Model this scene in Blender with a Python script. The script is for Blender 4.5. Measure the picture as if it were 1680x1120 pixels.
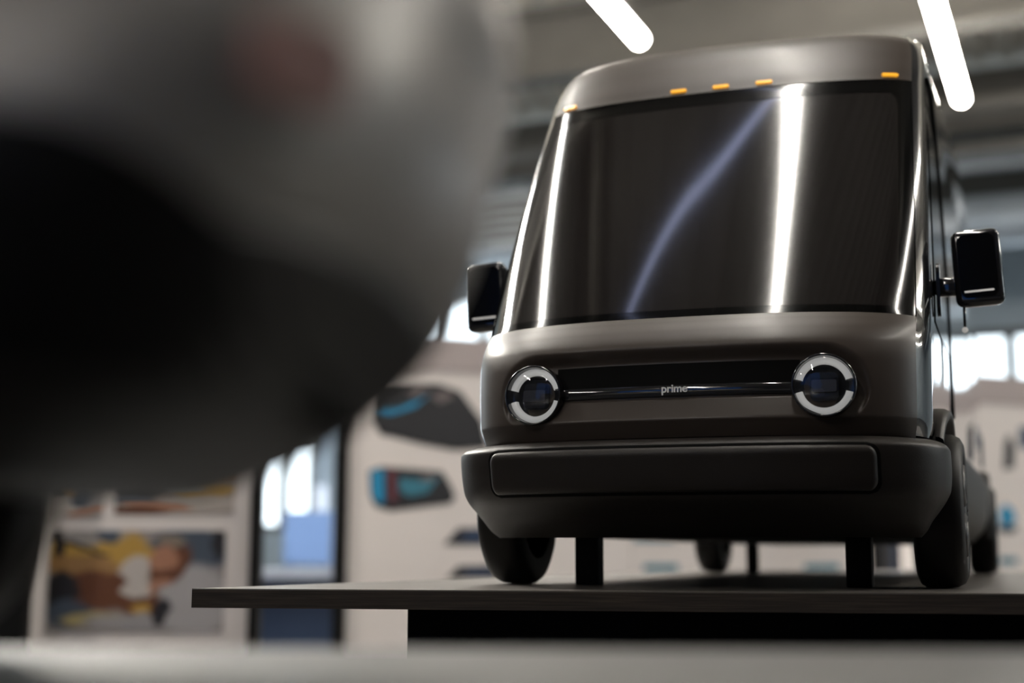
import bpy, bmesh, math, random
import numpy as np
from mathutils import Vector, Matrix

for o in list(bpy.data.objects): bpy.data.objects.remove(o)
scene = bpy.context.scene
COL = scene.collection
R = math.radians
random.seed(4)

# ------------------------------------------------------------------ camera
FPX = 2333.333                      # 50 mm on a 36 mm sensor, 1680 px wide
PITCH, ROLL = R(8.51), R(0.16)
TOP = 0.90                          # height of the plywood board's top above the hall floor
CAM = Vector((0, 0, TOP + 0.0328))
cam_d = bpy.data.cameras.new('camera')
cam_d.lens = 50; cam_d.sensor_width = 36; cam_d.clip_start = 0.01; cam_d.clip_end = 200
cam_d.dof.use_dof = True
cam_d.dof.focus_distance = 1.37
cam_d.dof.aperture_fstop = 2.8
cam = bpy.data.objects.new('camera', cam_d); COL.objects.link(cam)
ROT = Matrix.Rotation(math.pi/2 + PITCH, 3, 'X') @ Matrix.Rotation(ROLL, 3, 'Z')
cam.matrix_world = Matrix.Translation(CAM) @ ROT.to_4x4()
scene.camera = cam

# ------------------------------------------------------------------ world and exposure
scene.view_settings.view_transform = 'Standard'
scene.view_settings.look = 'None'
scene.view_settings.gamma = 1
scene.view_settings.use_curve_mapping = False
scene.view_settings.exposure = 1.2
world = bpy.data.worlds.new('world'); scene.world = world; world.use_nodes = True
bg = world.node_tree.nodes['Background']
bg.inputs[0].default_value = (0.75, 0.85, 1.0, 1); bg.inputs[1].default_value = 0.6
TUBE_E = 40.0        # brightness of the hall's tube lamps
WINDOW_E = 1.3       # brightness of the daylit window panes

# ------------------------------------------------------------------ picture geometry
def ray(u, v):
    return ROT @ Vector(((u - 840) / FPX, -(v - 560) / FPX, -1))
def at_depth(u, v, s):              # point on the pixel's ray, s metres in front of the camera (world Y)
    d = ray(u, v); return CAM + d * (s / d.y)
def at_height(u, v, z):             # point where the pixel's ray meets the level z
    d = ray(u, v); return CAM + d * ((z - CAM.z) / d.z)
HALL = R(22)                        # the hall's long axis, to the right of the camera axis
def hall(p, a, z):
    return Vector((p * math.cos(HALL) + a * math.sin(HALL), -p * math.sin(HALL) + a * math.cos(HALL), z))

# ------------------------------------------------------------------ materials
MATS = {}
def mat(name, color, rough=0.5, metal=0.0, coat=0.0, coat_rough=0.03, noise=0.0, nscale=60, bump=0.0, bscale=300,
        spec=0.5, emit=0.0, ecol=None):
    if name in MATS: return MATS[name]
    m = bpy.data.materials.new(name); m.use_nodes = True
    nt = m.node_tree; b = nt.nodes['Principled BSDF']
    b.inputs['Base Color'].default_value = (*color, 1)
    b.inputs['Roughness'].default_value = rough
    b.inputs['Metallic'].default_value = metal
    b.inputs['Specular IOR Level'].default_value = spec
    b.inputs['Coat Weight'].default_value = coat
    b.inputs['Coat Roughness'].default_value = coat_rough
    if emit:
        b.inputs['Emission Color'].default_value = (*(ecol or color), 1)
        b.inputs['Emission Strength'].default_value = emit
    tc = nt.nodes.new('ShaderNodeTexCoord')
    if noise:
        n = nt.nodes.new('ShaderNodeTexNoise'); n.inputs['Scale'].default_value = nscale; n.inputs['Detail'].default_value = 5
        nt.links.new(tc.outputs['Object'], n.inputs['Vector'])
        r = nt.nodes.new('ShaderNodeMapRange')
        r.inputs['To Min'].default_value = 1 - noise; r.inputs['To Max'].default_value = 1 + noise
        nt.links.new(n.outputs['Fac'], r.inputs['Value'])
        mx = nt.nodes.new('ShaderNodeVectorMath'); mx.operation = 'SCALE'; mx.inputs[0].default_value = color
        nt.links.new(r.outputs['Result'], mx.inputs['Scale'])
        nt.links.new(mx.outputs['Vector'], b.inputs['Base Color'])
    if bump:
        n = nt.nodes.new('ShaderNodeTexNoise'); n.inputs['Scale'].default_value = bscale; n.inputs['Detail'].default_value = 3
        nt.links.new(tc.outputs['Object'], n.inputs['Vector'])
        bp = nt.nodes.new('ShaderNodeBump'); bp.inputs['Strength'].default_value = bump; bp.inputs['Distance'].default_value = 0.001
        nt.links.new(n.outputs['Fac'], bp.inputs['Height'])
        nt.links.new(bp.outputs['Normal'], b.inputs['Normal'])
    MATS[name] = m
    return m

def mat_lens(name, rough=0.0):      # thin clear cover: clear straight on, mirror-like at a glancing angle
    m = bpy.data.materials.new(name); m.use_nodes = True; nt = m.node_tree
    nt.nodes.remove(nt.nodes['Principled BSDF'])
    out = nt.nodes['Material Output']
    tr = nt.nodes.new('ShaderNodeBsdfTransparent'); gl = nt.nodes.new('ShaderNodeBsdfGlossy'); gl.inputs['Roughness'].default_value = rough
    tr.inputs['Color'].default_value = (0.93, 0.95, 0.97, 1)
    fr = nt.nodes.new('ShaderNodeFresnel'); fr.inputs['IOR'].default_value = 1.5
    mx = nt.nodes.new('ShaderNodeMixShader')
    nt.links.new(fr.outputs[0], mx.inputs[0]); nt.links.new(tr.outputs[0], mx.inputs[1]); nt.links.new(gl.outputs[0], mx.inputs[2])
    nt.links.new(mx.outputs[0], out.inputs['Surface'])
    return m

def mat_plywood():
    m = bpy.data.materials.new('plywood_edge'); m.use_nodes = True; nt = m.node_tree; b = nt.nodes['Principled BSDF']
    tc = nt.nodes.new('ShaderNodeTexCoord')
    mp = nt.nodes.new('ShaderNodeMapping'); mp.inputs['Scale'].default_value = (14, 14, 560)
    nt.links.new(tc.outputs['Object'], mp.inputs['Vector'])
    n = nt.nodes.new('ShaderNodeTexNoise'); n.inputs['Scale'].default_value = 1.0; n.inputs['Detail'].default_value = 6; n.inputs['Roughness'].default_value = 0.65
    nt.links.new(mp.outputs[0], n.inputs['Vector'])
    cr = nt.nodes.new('ShaderNodeValToRGB')
    e = cr.color_ramp.elements
    e[0].position = 0.33; e[0].color = (0.008, 0.005, 0.004, 1)
    e[1].position = 0.72; e[1].color = (0.055, 0.04, 0.028, 1)
    x = cr.color_ramp.elements.new(0.5); x.color = (0.024, 0.017, 0.013, 1)
    nt.links.new(n.outputs['Fac'], cr.inputs[0]); nt.links.new(cr.outputs[0], b.inputs['Base Color'])
    b.inputs['Roughness'].default_value = 0.75
    return m

def mat_photo(name, base, blobs):
    """A printed photograph: soft patches (u, v, ru, rv, angle, colour) over a base, in the print's own 0-1 frame."""
    m = bpy.data.materials.new(name); m.use_nodes = True; nt = m.node_tree; b = nt.nodes['Principled BSDF']
    b.inputs['Roughness'].default_value = 0.45
    uv = nt.nodes.new('ShaderNodeTexCoord')
    nz = nt.nodes.new('ShaderNodeTexNoise'); nz.inputs['Scale'].default_value = 9; nz.inputs['Detail'].default_value = 4
    nt.links.new(uv.outputs['Generated'], nz.inputs['Vector'])
    ad = nt.nodes.new('ShaderNodeMixRGB'); ad.blend_type = 'LINEAR_LIGHT'; ad.inputs[0].default_value = 0.06
    nt.links.new(uv.outputs['Generated'], ad.inputs[1]); nt.links.new(nz.outputs['Color'], ad.inputs[2])
    prev = None
    for (u, v, ru, rv, ang, colr) in blobs:
        mp = nt.nodes.new('ShaderNodeMapping'); mp.vector_type = 'TEXTURE'
        mp.inputs['Location'].default_value = (u, 0.5, v)
        mp.inputs['Rotation'].default_value = (0, R(ang), 0)
        mp.inputs['Scale'].default_value = (ru, 50, rv)
        nt.links.new(ad.outputs[0], mp.inputs['Vector'])
        g = nt.nodes.new('ShaderNodeVectorMath'); g.operation = 'LENGTH'
        nt.links.new(mp.outputs[0], g.inputs[0])
        mr = nt.nodes.new('ShaderNodeMapRange'); mr.inputs['From Min'].default_value = 1.08; mr.inputs['From Max'].default_value = 0.85
        nt.links.new(g.outputs['Value'], mr.inputs['Value'])
        mx = nt.nodes.new('ShaderNodeMixRGB'); mx.inputs[2].default_value = (*colr, 1)
        nt.links.new(mr.outputs[0], mx.inputs[0])
        if prev is None: mx.inputs[1].default_value = (*base, 1)
        else: nt.links.new(prev, mx.inputs[1])
        prev = mx.outputs[0]
    nt.links.new(prev, b.inputs['Base Color'])
    return m

# ------------------------------------------------------------------ mesh helpers
def link(o, parent=None):
    COL.objects.link(o)
    if parent is not None: o.parent = parent
    return o
def mesh(name, verts, faces, m=None, parent=None, smooth=False, scale=1.0):
    me = bpy.data.meshes.new(name)
    me.from_pydata([tuple(c * scale for c in v) for v in verts], [], [tuple(int(i) for i in f) for f in faces])
    me.validate(); me.update()
    if smooth: me.polygons.foreach_set('use_smooth', [True] * len(me.polygons))
    if m: me.materials.append(m)
    o = bpy.data.objects.new(name, me)
    return link(o, parent)
def tag(o, label=None, cat=None, group=None, kind=None):
    if label: o['label'] = label
    if cat: o['category'] = cat
    if group: o['group'] = group
    if kind: o['kind'] = kind
    return o
def empty(name, loc, rz=0.0):
    o = bpy.data.objects.new(name, None); o.empty_display_size = 0.05
    o.location = loc; o.rotation_euler = (0, 0, rz)
    return link(o)
class MB:
    def __init__(s): s.v = []; s.f = []
    def add(s, v, f):
        k = len(s.v); s.v += [tuple(p) for p in v]; s.f += [tuple(i + k for i in q) for q in f]; return s
    def box(s, x0, x1, y0, y1, z0, z1, M=None):
        v = [Vector((x, y, z)) for z in (z0, z1) for y in (y0, y1) for x in (x0, x1)]
        if M: v = [M @ p for p in v]
        return s.add(v, [(0, 2, 3, 1), (4, 5, 7, 6), (0, 1, 5, 4), (2, 6, 7, 3), (0, 4, 6, 2), (1, 3, 7, 5)])
    def tube(s, pts, r, n=10, cap=True):
        pts = [Vector(p) for p in pts]; rs = r if isinstance(r, (list, tuple)) else [r] * len(pts)
        rings = []
        for i, p in enumerate(pts):
            d = (pts[min(i + 1, len(pts) - 1)] - pts[max(i - 1, 0)]).normalized()
            a = d.orthogonal().normalized() if i == 0 else (a - d * a.dot(d)).normalized()
            c = d.cross(a)
            rings.append([p + (a * math.cos(t) + c * math.sin(t)) * rs[i] for t in [2 * math.pi * k / n for k in range(n)]])
        v = [q for g in rings for q in g]; f = []
        for i in range(len(pts) - 1):
            for k in range(n): f.append((i * n + k, i * n + (k + 1) % n, (i + 1) * n + (k + 1) % n, (i + 1) * n + k))
        if cap: f += [tuple(range(n))[::-1], tuple((len(pts) - 1) * n + k for k in range(n))]
        return s.add(v, f)
    def build(s, name, m, parent=None, smooth=False, scale=1.0, bevel=0.0, seg=2):
        o = mesh(name, s.v, s.f, m, parent, smooth, scale)
        if bevel:
            bm = bmesh.new(); bm.from_mesh(o.data)
            bmesh.ops.bevel(bm, geom=[e for e in bm.edges], offset=bevel, segments=seg, profile=0.5, affect='EDGES')
            bm.to_mesh(o.data); bm.free()
            o.data.polygons.foreach_set('use_smooth', [True] * len(o.data.polygons))
        return o
def lathe_x(prof, n=48, M=None):
    """profile (x, r) turned about the x axis -> verts, faces"""
    v = []; f = []
    for k in range(n):
        t = 2 * math.pi * k / n
        for (x, r) in prof: v.append((x, r * math.cos(t), r * math.sin(t)))
    q = len(prof)
    for k in range(n):
        for i in range(q - 1):
            a = k * q + i; b = ((k + 1) % n) * q + i
            f.append((a, b, b + 1, a + 1))
    if M: v = [M @ Vector(p) for p in v]
    return v, f
def prism(poly, y0, y1):            # outline (x, z) given a thickness in y
    n = len(poly)
    v = [(x, y0, z) for x, z in poly] + [(x, y1, z) for x, z in poly]
    f = [tuple(range(n)), tuple(range(2 * n - 1, n - 1, -1))] + [(i, (i + 1) % n + 0, (i + 1) % n + n, i + n) for i in range(n)]
    return v, f
def rrect(x0, x1, z0, z1, r, n=6):
    p = []
    for cx, cz, a0 in ((x1 - r, z1 - r, 0), (x0 + r, z1 - r, 90), (x0 + r, z0 + r, 180), (x1 - r, z0 + r, 270)):
        for k in range(n + 1):
            a = R(a0 + 90 * k / n); p.append((cx + r * math.cos(a), cz + r * math.sin(a)))
    return p
def pchip(xs, ys):
    xs = np.array(xs, float); ys = np.array(ys, float)
    h = np.diff(xs); d = np.diff(ys) / h; n = len(xs); m = np.zeros(n)
    m[0], m[-1] = d[0], d[-1]
    for i in range(1, n - 1):
        if d[i - 1] * d[i] > 0:
            w1 = 2 * h[i] + h[i - 1]; w2 = h[i] + 2 * h[i - 1]
            m[i] = (w1 + w2) / (w1 / d[i - 1] + w2 / d[i])
    def fn(x):
        x = np.clip(x, xs[0], xs[-1]); i = int(np.clip(np.searchsorted(xs, x) - 1, 0, n - 2))
        t = (x - xs[i]) / h[i]
        return float((2*t**3 - 3*t**2 + 1) * ys[i] + (t**3 - 2*t**2 + t) * h[i] * m[i] + (-2*t**3 + 3*t**2) * ys[i+1] + (t**3 - t**2) * h[i] * m[i+1])
    return fn
def zfun(tab):
    cols = list(zip(*tab)); return [pchip(cols[0], c) for c in cols[1:]]
class Stack:
    """A body given level by level: half width w(z), nose f(z), corner depth D(z); n = corner squareness."""
    def __init__(s, tab, n=2.6): s.w, s.f, s.D = zfun(tab); s.n = n
    def P(s, th, z, off=0.0):       # th in degrees: 0 middle of the nose, +-90 the flank
        w, f, D = s.w(z), s.f(z), s.D(z); a = abs(R(th)); e = 2 / s.n
        x = w * math.sin(a) ** e; y = f + D * (1 - max(math.cos(a), 0) ** e)
        p = Vector((math.copysign(x, th), y, z))
        if off: p = p + s.N(th, z) * off
        return p
    def N(s, th, z):
        t0, t1 = max(th - .5, -89.9), min(th + .5, 89.9); dz = 0.004
        z1 = min(z + dz, zmax(s)); z0 = z1 - 2 * dz
        if abs(z - 1.055) < .006: z0 = max(z0, 1.0551) if z >= 1.0545 else z0; z1 = max(z1, z0 + .004) if z >= 1.0545 else min(z1, 1.054)
        a = s.P(t1, z) - s.P(t0, z); b = s.P(th, z1) - s.P(th, z0)
        return a.cross(b).normalized()
    def th_of_x(s, x, z):
        q = min(abs(x) / s.w(z), 1.0); return math.copysign(math.degrees(math.asin(q ** (s.n / 2))), x)
    def patch(s, ths, zs, off=0.0):
        v = [s.P(t, z, off) for z in zs for t in ths]; n = len(ths)
        f = [(j * n + i, j * n + i + 1, (j + 1) * n + i + 1, (j + 1) * n + i) for j in range(len(zs) - 1) for i in range(n - 1)]
        return v, f
def zmax(s): return s.top
def lin(a, b, n): return [a + (b - a) * k / (n - 1) for k in range(n)]

# ------------------------------------------------------------------ the hall
M_floor = mat('hall_floor', (0.03, 0.03, 0.032), 0.5, noise=0.2, nscale=3)
M_wall = mat('hall_wall', (0.40, 0.47, 0.52), 0.8, noise=0.25, nscale=1.2)
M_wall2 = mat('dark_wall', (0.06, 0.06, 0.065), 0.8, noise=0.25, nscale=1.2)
M_deck = mat('roof_deck', (0.66, 0.63, 0.56), 0.6, noise=0.12, nscale=2)
M_steel = mat('painted_steel', (0.11, 0.104, 0.093), 0.6, noise=0.2, nscale=4)
M_duct = mat('galvanised_duct', (0.50, 0.55, 0.60), 0.45, metal=0.4, noise=0.15, nscale=5)
M_black = mat('black_paint', (0.004, 0.004, 0.004), 0.6, spec=0.2)
M_white = mat('white_board', (0.80, 0.74, 0.71), 0.7)
M_fascia = mat('grey_fascia', (0.45, 0.39, 0.38), 0.7)
M_tube = mat('lamp_diffuser', (1, 0.97, 0.90), 0.5, emit=TUBE_E, ecol=(1, 0.94, 0.85))
M_pane = mat('daylight_pane', (0.8, 0.9, 1.0), 0.3, emit=WINDOW_E, ecol=(0.80, 0.92, 1.0))
PW, AF, AB, CEIL = 9.0, 16.0, -9.0, 5.2

def hall_box(name, p0, p1, a0, a1, z0, z1, m, parent=None, kind='structure'):
    c = hall((p0 + p1) / 2, (a0 + a1) / 2, z0)
    hw, ha, h = (p1 - p0) / 2, (a1 - a0) / 2, z1 - z0
    o = MB().box(-hw, hw, -ha, ha, 0, h).build(name, m)
    o.location = c; o.rotation_euler = (0, 0, -HALL)
    if parent:
        o.parent = parent; o.matrix_parent_inverse = parent.matrix_world.inverted() if False else Matrix.Identity(4)
        o.location = Matrix.Rotation(HALL, 4, 'Z') @ (c - parent.location); o.rotation_euler = (0, 0, 0)
    elif kind: o['kind'] = kind
    return o
hall_box('floor', -PW, PW, AB, AF, -0.1, 0, M_floor)
# corrugated roof deck: real ribs along the hall
dv = []; df = []; np_ = 0
per = 0.25; k = 0; xs = []
p = -PW
while p < PW:
    xs += [(p, 0), (p + .08, 0), (p + .11, .035), (p + .22, .035)]; p += per
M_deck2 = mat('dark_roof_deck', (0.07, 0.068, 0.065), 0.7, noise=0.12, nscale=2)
n = len(xs)
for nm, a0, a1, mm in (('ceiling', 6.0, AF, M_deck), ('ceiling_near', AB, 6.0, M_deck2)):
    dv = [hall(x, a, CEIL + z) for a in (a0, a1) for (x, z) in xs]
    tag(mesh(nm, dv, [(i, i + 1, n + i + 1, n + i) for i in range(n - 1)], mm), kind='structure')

def window_wall(name, axis, where, lo, hi, sill, head, bays, wall_h=CEIL, mull=5):
    """A wall with a band of tall windows; axis 'p': runs across the hall at a=where, axis 'a': runs along it at p=where."""
    def bx(nm, q0, q1, z0, z1, m, depth=(0, .2), parent=None, kind=None):
        s = 1 if where > 0 else -1
        d0, d1 = sorted((where + s * depth[0], where + s * depth[1]))
        if axis == 'p': return hall_box(nm, q0, q1, d0, d1, z0, z1, m, parent, kind)
        return hall_box(nm, d0, d1, q0, q1, z0, z1, m, parent, kind)
    bx('wall_' + name, lo, hi, 0, sill, M_wall, kind='structure')
    bx('wall_' + name + '_upper', lo, hi, head, wall_h, M_wall, kind='structure')
    step = (hi - lo) / bays; pier = 0.5
    for i in range(bays):
        q0 = lo + i * step
        bx('wall_' + name + '_pier', q0 - pier / 2, q0 + pier / 2, sill, head, M_wall, kind='structure')
        w0, w1 = q0 + pier / 2, q0 + step - pier / 2
        g = bx('window_%d' % window_wall.count, w0, w1, sill, head, M_pane, (0.12, 0.14), kind='structure'); window_wall.count += 1
        for j in range(mull + 1):
            q = w0 + (w1 - w0) * j / mull
            bx('mullion', max(q - .06, w0), min(q + .06, w1), sill, head, M_steel, (0.02, 0.11), g)
        for z in (sill + .03, (sill + head) / 2, head - .03):
            bx('glazing_bar', w0, w1, z - .05, z + .05, M_steel, (0.03, 0.10), g)
window_wall.count = 1
window_wall('far', 'p', AF, -PW, -3.0, 1.8, 4.15, 2, mull=4)
window_wall('far_right', 'p', AF, -3.0, 1.6, 1.5, 3.35, 1, mull=6)
hall_box('wall_far_end', 1.6, PW, AF, AF + .2, 0, CEIL, M_wall)
window_wall('left', 'a', -PW, 6.0, AF, 1.2, 3.6, 3, mull=4)
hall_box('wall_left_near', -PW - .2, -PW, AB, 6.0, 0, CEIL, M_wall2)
window_wall('right', 'a', PW, 5.0, 8.0, 1.5, 3.6, 1, mull=4)
hall_box('wall_right_end', PW, PW + .2, 8.0, AF, 0, CEIL, M_wall)
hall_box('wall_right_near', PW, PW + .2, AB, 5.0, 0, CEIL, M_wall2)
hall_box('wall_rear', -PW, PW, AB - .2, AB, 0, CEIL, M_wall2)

def girder(a, z=4.55, h=0.55):
    g = empty('roof_girder', hall(0, a, z), -HALL)
    tag(g, kind='structure')
    MB().box(-PW, PW, -.12, .12, 0, .04).box(-PW, PW, -.12, .12, h - .04, h).box(-PW, PW, -.015, .015, .04, h - .04).build('beam', M_steel, g)
    return g
for a in (15.2, 12.6, 9.9, 2.5, -2.5, -6): girder(a)
for pp in (-5.6, -2.2, 5.2):
    hall_box('roof_purlin', pp - .06, pp + .06, AB, AF, 5.02, 5.18, M_steel)

# ------------------------------------------------------------------ tube lamps
def tube_lamp(c, length, label, az=HALL, width=0.085, hood=False):
    t = empty('tube_lamp', c, -az)
    tag(t, label, 'lamp', 'ceiling tube lamps')
    MB().box(-width * .22, width * .22, -length / 2, length / 2, width * .36, width * .36 + .03).build('housing', M_duct, t)
    if hood: MB().box(-width * .75, width * .75, -length / 2, length / 2, width * .36 + .03, width * .36 + .04).build('reflector', M_duct, t)
    MB().tube([(0, -length / 2, 0), (0, -length / 2 + .01, 0), (0, length / 2 - .01, 0), (0, length / 2, 0)], [width * .42, width / 2, width / 2, width * .42], 16).build('diffuser', M_tube, t, True)
    for k in (-.4, .4): MB().tube([(0, length * k, .09), (0, length * k, CEIL - c.z)], .006, 6).build('suspension_wire', M_steel, t)
    return t
AX = Vector((math.sin(HALL), math.cos(HALL), 0))
LZ = 4.1
e1 = at_height(1050, 66, LZ); tube_lamp(e1 - AX * 1.2, 2.4, 'white tube lamp hanging above the left end of the van roof')
e2 = at_height(1577, 162, LZ); tube_lamp(e2 - AX * 1.2, 2.4, 'white tube lamp hanging to the right of the van roof')
LAMPS = [(4.7, 6.2, 3.0, 0, 'tube lamp overhead mirrored in the gloss flank of the van, nearer the van'),
         (6.9, 8.5, 3.0, 0, 'tube lamp overhead mirrored in the gloss flank of the van, nearer the right wall'),
         (-.37, 1.42, 3.0, -14, 'tube lamp overhead whose bright reflection runs down the right half of the windscreen'),
         (-2.66, 2.2, 2.6, 12, 'tube lamp overhead mirrored as a thin line at the left of the windscreen'),
         (-5.0, 4.2, 3.4, 10, 'wide tube lamp overhead mirrored along the left pillar of the windscreen'),
         (-1.2, -4.5, 3.0, 0, 'added fill tube lamp, unseen behind the photographer, nearer the middle of the hall'),  # added as front fill, unseen behind the camera
         (-4.0, -4.2, 3.0, 0, 'added fill tube lamp, unseen behind the photographer, nearer the left wall'),  # second added fill lamp, also unseen
         (2.9, 3.3, 4.2, 0, 'tube lamp overhead mirrored as a thin line at the right of the windscreen')]
for (p, a, L, az, lab) in LAMPS:
    tube_lamp(hall(p, a, LZ), L, lab, HALL + R(az), .34 if p < -4 else .062 if p == -.37 else .05 if p == 2.9 else .075, True)
q0, q1 = hall(-.74, 2.15, 4.9), hall(-1.42, .95, 4.9)     # narrow rooflight under the deck
M_roofl = mat('rooflight_pane', (0.5, 0.55, 0.8), 0.3, emit=1.2, ecol=(0.52, 0.60, 0.95))
d_ = (q1 - q0).normalized(); n_ = Vector((-d_.y, d_.x, 0)) * .03
mesh('window_rooflight', [q0 - d_ * .5 - n_, q0 - d_ * .5 + n_, q1 + d_ * .8 + n_, q1 + d_ * .8 - n_], [(0, 1, 2, 3)], M_roofl)['kind'] = 'structure'

# ------------------------------------------------------------------ plywood board, plinth, table
M_ply = mat_plywood()
M_top = mat('board_top', (0.11, 0.10, 0.09), 0.42, noise=0.25, nscale=25, bump=0.15, bscale=120)
c0 = at_height(315, 965, TOP); c1 = at_height(1760, 974, TOP)
l1 = at_height(800, 947, TOP); dl = (l1 - c0).normalized(); c3 = c0 + dl * 2.05
c2 = c3 + (c1 - c0) * 1.5; c1 = c0 + (c1 - c0) * 1.45
board = empty('plywood_board', (c0.x, c0.y, TOP - .018))
tag(board, 'dark plywood board the van model stands on', 'board')
def slab(poly, z0, z1):
    n = len(poly); v = [(x, y, z0) for x, y in poly] + [(x, y, z1) for x, y in poly]
    return v, [tuple(range(n))[::-1], tuple(range(n, 2 * n))] + [(i, (i + 1) % n, (i + 1) % n + n, i + n) for i in range(n)]
bp = [(q.x - c0.x, q.y - c0.y) for q in (c0, c1, c2, c3)]
mesh('core', *slab(bp, 0, .0168), M_ply, board)
mesh('face_sheet', *slab(bp, .0168, .018), M_top, board)
pl = at_depth(668, 1003, 1.47)
plinth = empty('plinth', (pl.x, 1.47, 0), R(-4)); tag(plinth, 'black plinth under the plywood board', 'plinth')
MB().box(0, 1.5, 0, 1.5, 0.06, TOP - .018).build('body', M_black, plinth, bevel=.004)
MB().box(.04, 1.46, .04, 1.46, 0, 0.06).build('foot', M_black, plinth)

M_table = mat('grey_table', (0.072, 0.071, 0.069), 0.55, noise=0.05, nscale=20)
TT = CAM.z - .0396
tb = empty('table', (0, 0, 0), R(-1.0)); tag(tb, 'pale grey table in the blurred foreground', 'table')
MB().box(-1.0, 1.0, -.45, .62, TT - .03, TT).build('table_top', M_table, tb, bevel=.003)
for sx in (-1, 1):
    for y in (-.40, .57):
        MB().box(sx * .95 - .025, sx * .95 + .025, y - .025, y + .025, 0, TT - .03).build('leg', M_steel, tb)

# ------------------------------------------------------------------ the van model (coordinates in full-size metres, built at 1:4)
SC = 0.25
M_paint = mat('satin_paint', (0.050, 0.038, 0.0305), 0.42, spec=0.38, coat=0.12, coat_rough=.22, bump=0.10, bscale=1500)
M_clad = mat('grained_cladding', (0.019, 0.0155, 0.0135), 0.43, spec=0.36, bump=0.2, bscale=900)
M_gloss = mat('gloss_black_paint', (0.012, 0.012, 0.014), 0.12, coat=1.0, coat_rough=0.02)
M_glass = mat('tinted_glass', (0.0105, 0.0085, 0.008), 0.10, spec=0.6, coat=0.6, coat_rough=0.06)
M_frit = mat('black_glass_border', (0.001, 0.001, 0.001), 0.10, spec=0.4)
M_amber = mat('amber_lens', (0.95, 0.42, 0.03), 0.25, emit=0.3, ecol=(1, .45, .03))
M_rubber = mat('tyre_rubber', (0.006, 0.0055, 0.005), 0.5, spec=0.3)
M_rim = mat('wheel_rim', (0.06, 0.057, 0.055), 0.35, metal=0.6)
M_drl = mat('white_lamp_ring', (0.72, 0.70, 0.66), 0.35, emit=0.12, ecol=(1, .97, .92))  # faint glow added so the unlit white rings look brighter
M_bowl = mat('lamp_bowl', (0.018, 0.019, 0.022), 0.2, coat=0.5)
M_chrome = mat('lamp_lens_dark', (0.22, 0.22, 0.24), 0.12, metal=0.8)
M_letter = mat('white_letters', (0.95, 0.95, 0.95), 0.4)
M_lens = mat_lens('clear_cover')
M_void = mat('underbody_black', (0.003, 0.003, 0.003), 0.7, spec=0.12)

PSI = R(19.342)
VAN_O = Vector((0.9012 * SC, 6.20707 * SC, TOP))
van = empty('delivery_van_model', VAN_O, -PSI)
tag(van, 'dark grey scale model of a delivery van on the plywood board', 'van model')
REAR = 5.95
def screen_y(z):                    # rake of the windscreen, slightly bowed
    t = (z - 1.055) / 1.225; return -.755 + .967 * t - .030 * 4 * t * (1 - t)
body = Stack([  # z, half width, nose, corner depth
    (0.568, .912, -.860, .55), (0.62, .922, -.892, .55), (0.645, .925, -.905, .55), (0.75, .927, -.908, .55), (0.86, .929, -.902, .55), (0.93, .930, -.880, .54),
    (0.985, .930, -.838, .53), (1.03, .930, -.785, .52)] +
    [(z, .930 - .030 * ((z - 1.055) / 1.225) ** 1.5, screen_y(z), .52 - .26 * (z - 1.055) / 1.225) for z in lin(1.055, 2.28, 14)] +
    [(2.34, .900, .256, .26), (2.42, .899, .325, .27), (2.50, .894, .400, .28), (2.57, .882, .48, .29), (2.625, .860, .57, .31),
    (2.665, .828, .67, .33), (2.695, .775, .81, .36), (2.712, .69, .96, .4), (2.722, .47, 1.3, .4)])
_low = (body.w, body.f, body.D)
_up = zfun([(z, .930 - .030 * ((z - 1.055) / 1.225) ** 1.5, screen_y(z), .52 - .26 * (z - 1.055) / 1.225) for z in lin(1.055, 2.28, 14)] +
    [(2.34, .900, .256, .26), (2.42, .899, .325, .27), (2.50, .894, .400, .28), (2.57, .882, .48, .29), (2.625, .860, .57, .31),
    (2.665, .828, .67, .33), (2.695, .775, .81, .36), (2.712, .69, .96, .4), (2.722, .47, 1.3, .4)])
def _pick(i): return lambda z: (_low if z < 1.0545 else _up)[i](z)
body.w, body.f, body.D = _pick(0), _pick(1), _pick(2)     # the windscreen foot is a crisp edge
body.top = 2.722
TS = 69.0          # where the front panels meet the gloss flanks
def vpart(name, vf, m, parent=None, smooth=True):
    return mesh(name, vf[0], vf[1], m, parent or van, smooth, SC)

# --- nose panel with the recessed lamp panel
HX, HZ, HR = 0.564, 0.752, 0.157
def recess(x, z):
    ax = max(abs(x) - HX, 0.0); dz = z - HZ
    d = HR - math.hypot(ax, dz)                 # > 0 inside the stadium
    if d <= -0.012: return 0.0
    def ss(a, b, t):
        t = min(max((t - a) / (b - a), 0), 1); return t * t * (3 - 2 * t)
    top = 0.050 * ss(-0.012, 0.050, d)           # the overhanging upper half
    t = (z - (HZ - .117)) / .085                 # the sloping lower half
    low = 0.044 * min(max(t, 0), 1) * ss(-.004, .012, d)
    e = ss(HX - .02, HX + .06, abs(x))
    k = ss(-0.035 - .05 * e, -0.028 + .05 * e, dz)
    return (top * k + low * (1 - k)) * (1 - .30 * e)
def nose_y(x, z):
    th = body.th_of_x(x, z); return body.P(th, z).y + recess(x, z)
ths = lin(-TS, TS, 260); zs = lin(0.572, 1.052, 150)
nv = []
for z in zs:
    for t in ths:
        p = body.P(t, z); p.y += recess(p.x, z); nv.append(p)
n = len(ths)
nf = [(j * n + i, j * n + i + 1, (j + 1) * n + i + 1, (j + 1) * n + i) for j in range(len(zs) - 1) for i in range(n - 1)]
vpart('nose_panel', (nv, nf), M_paint)

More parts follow.
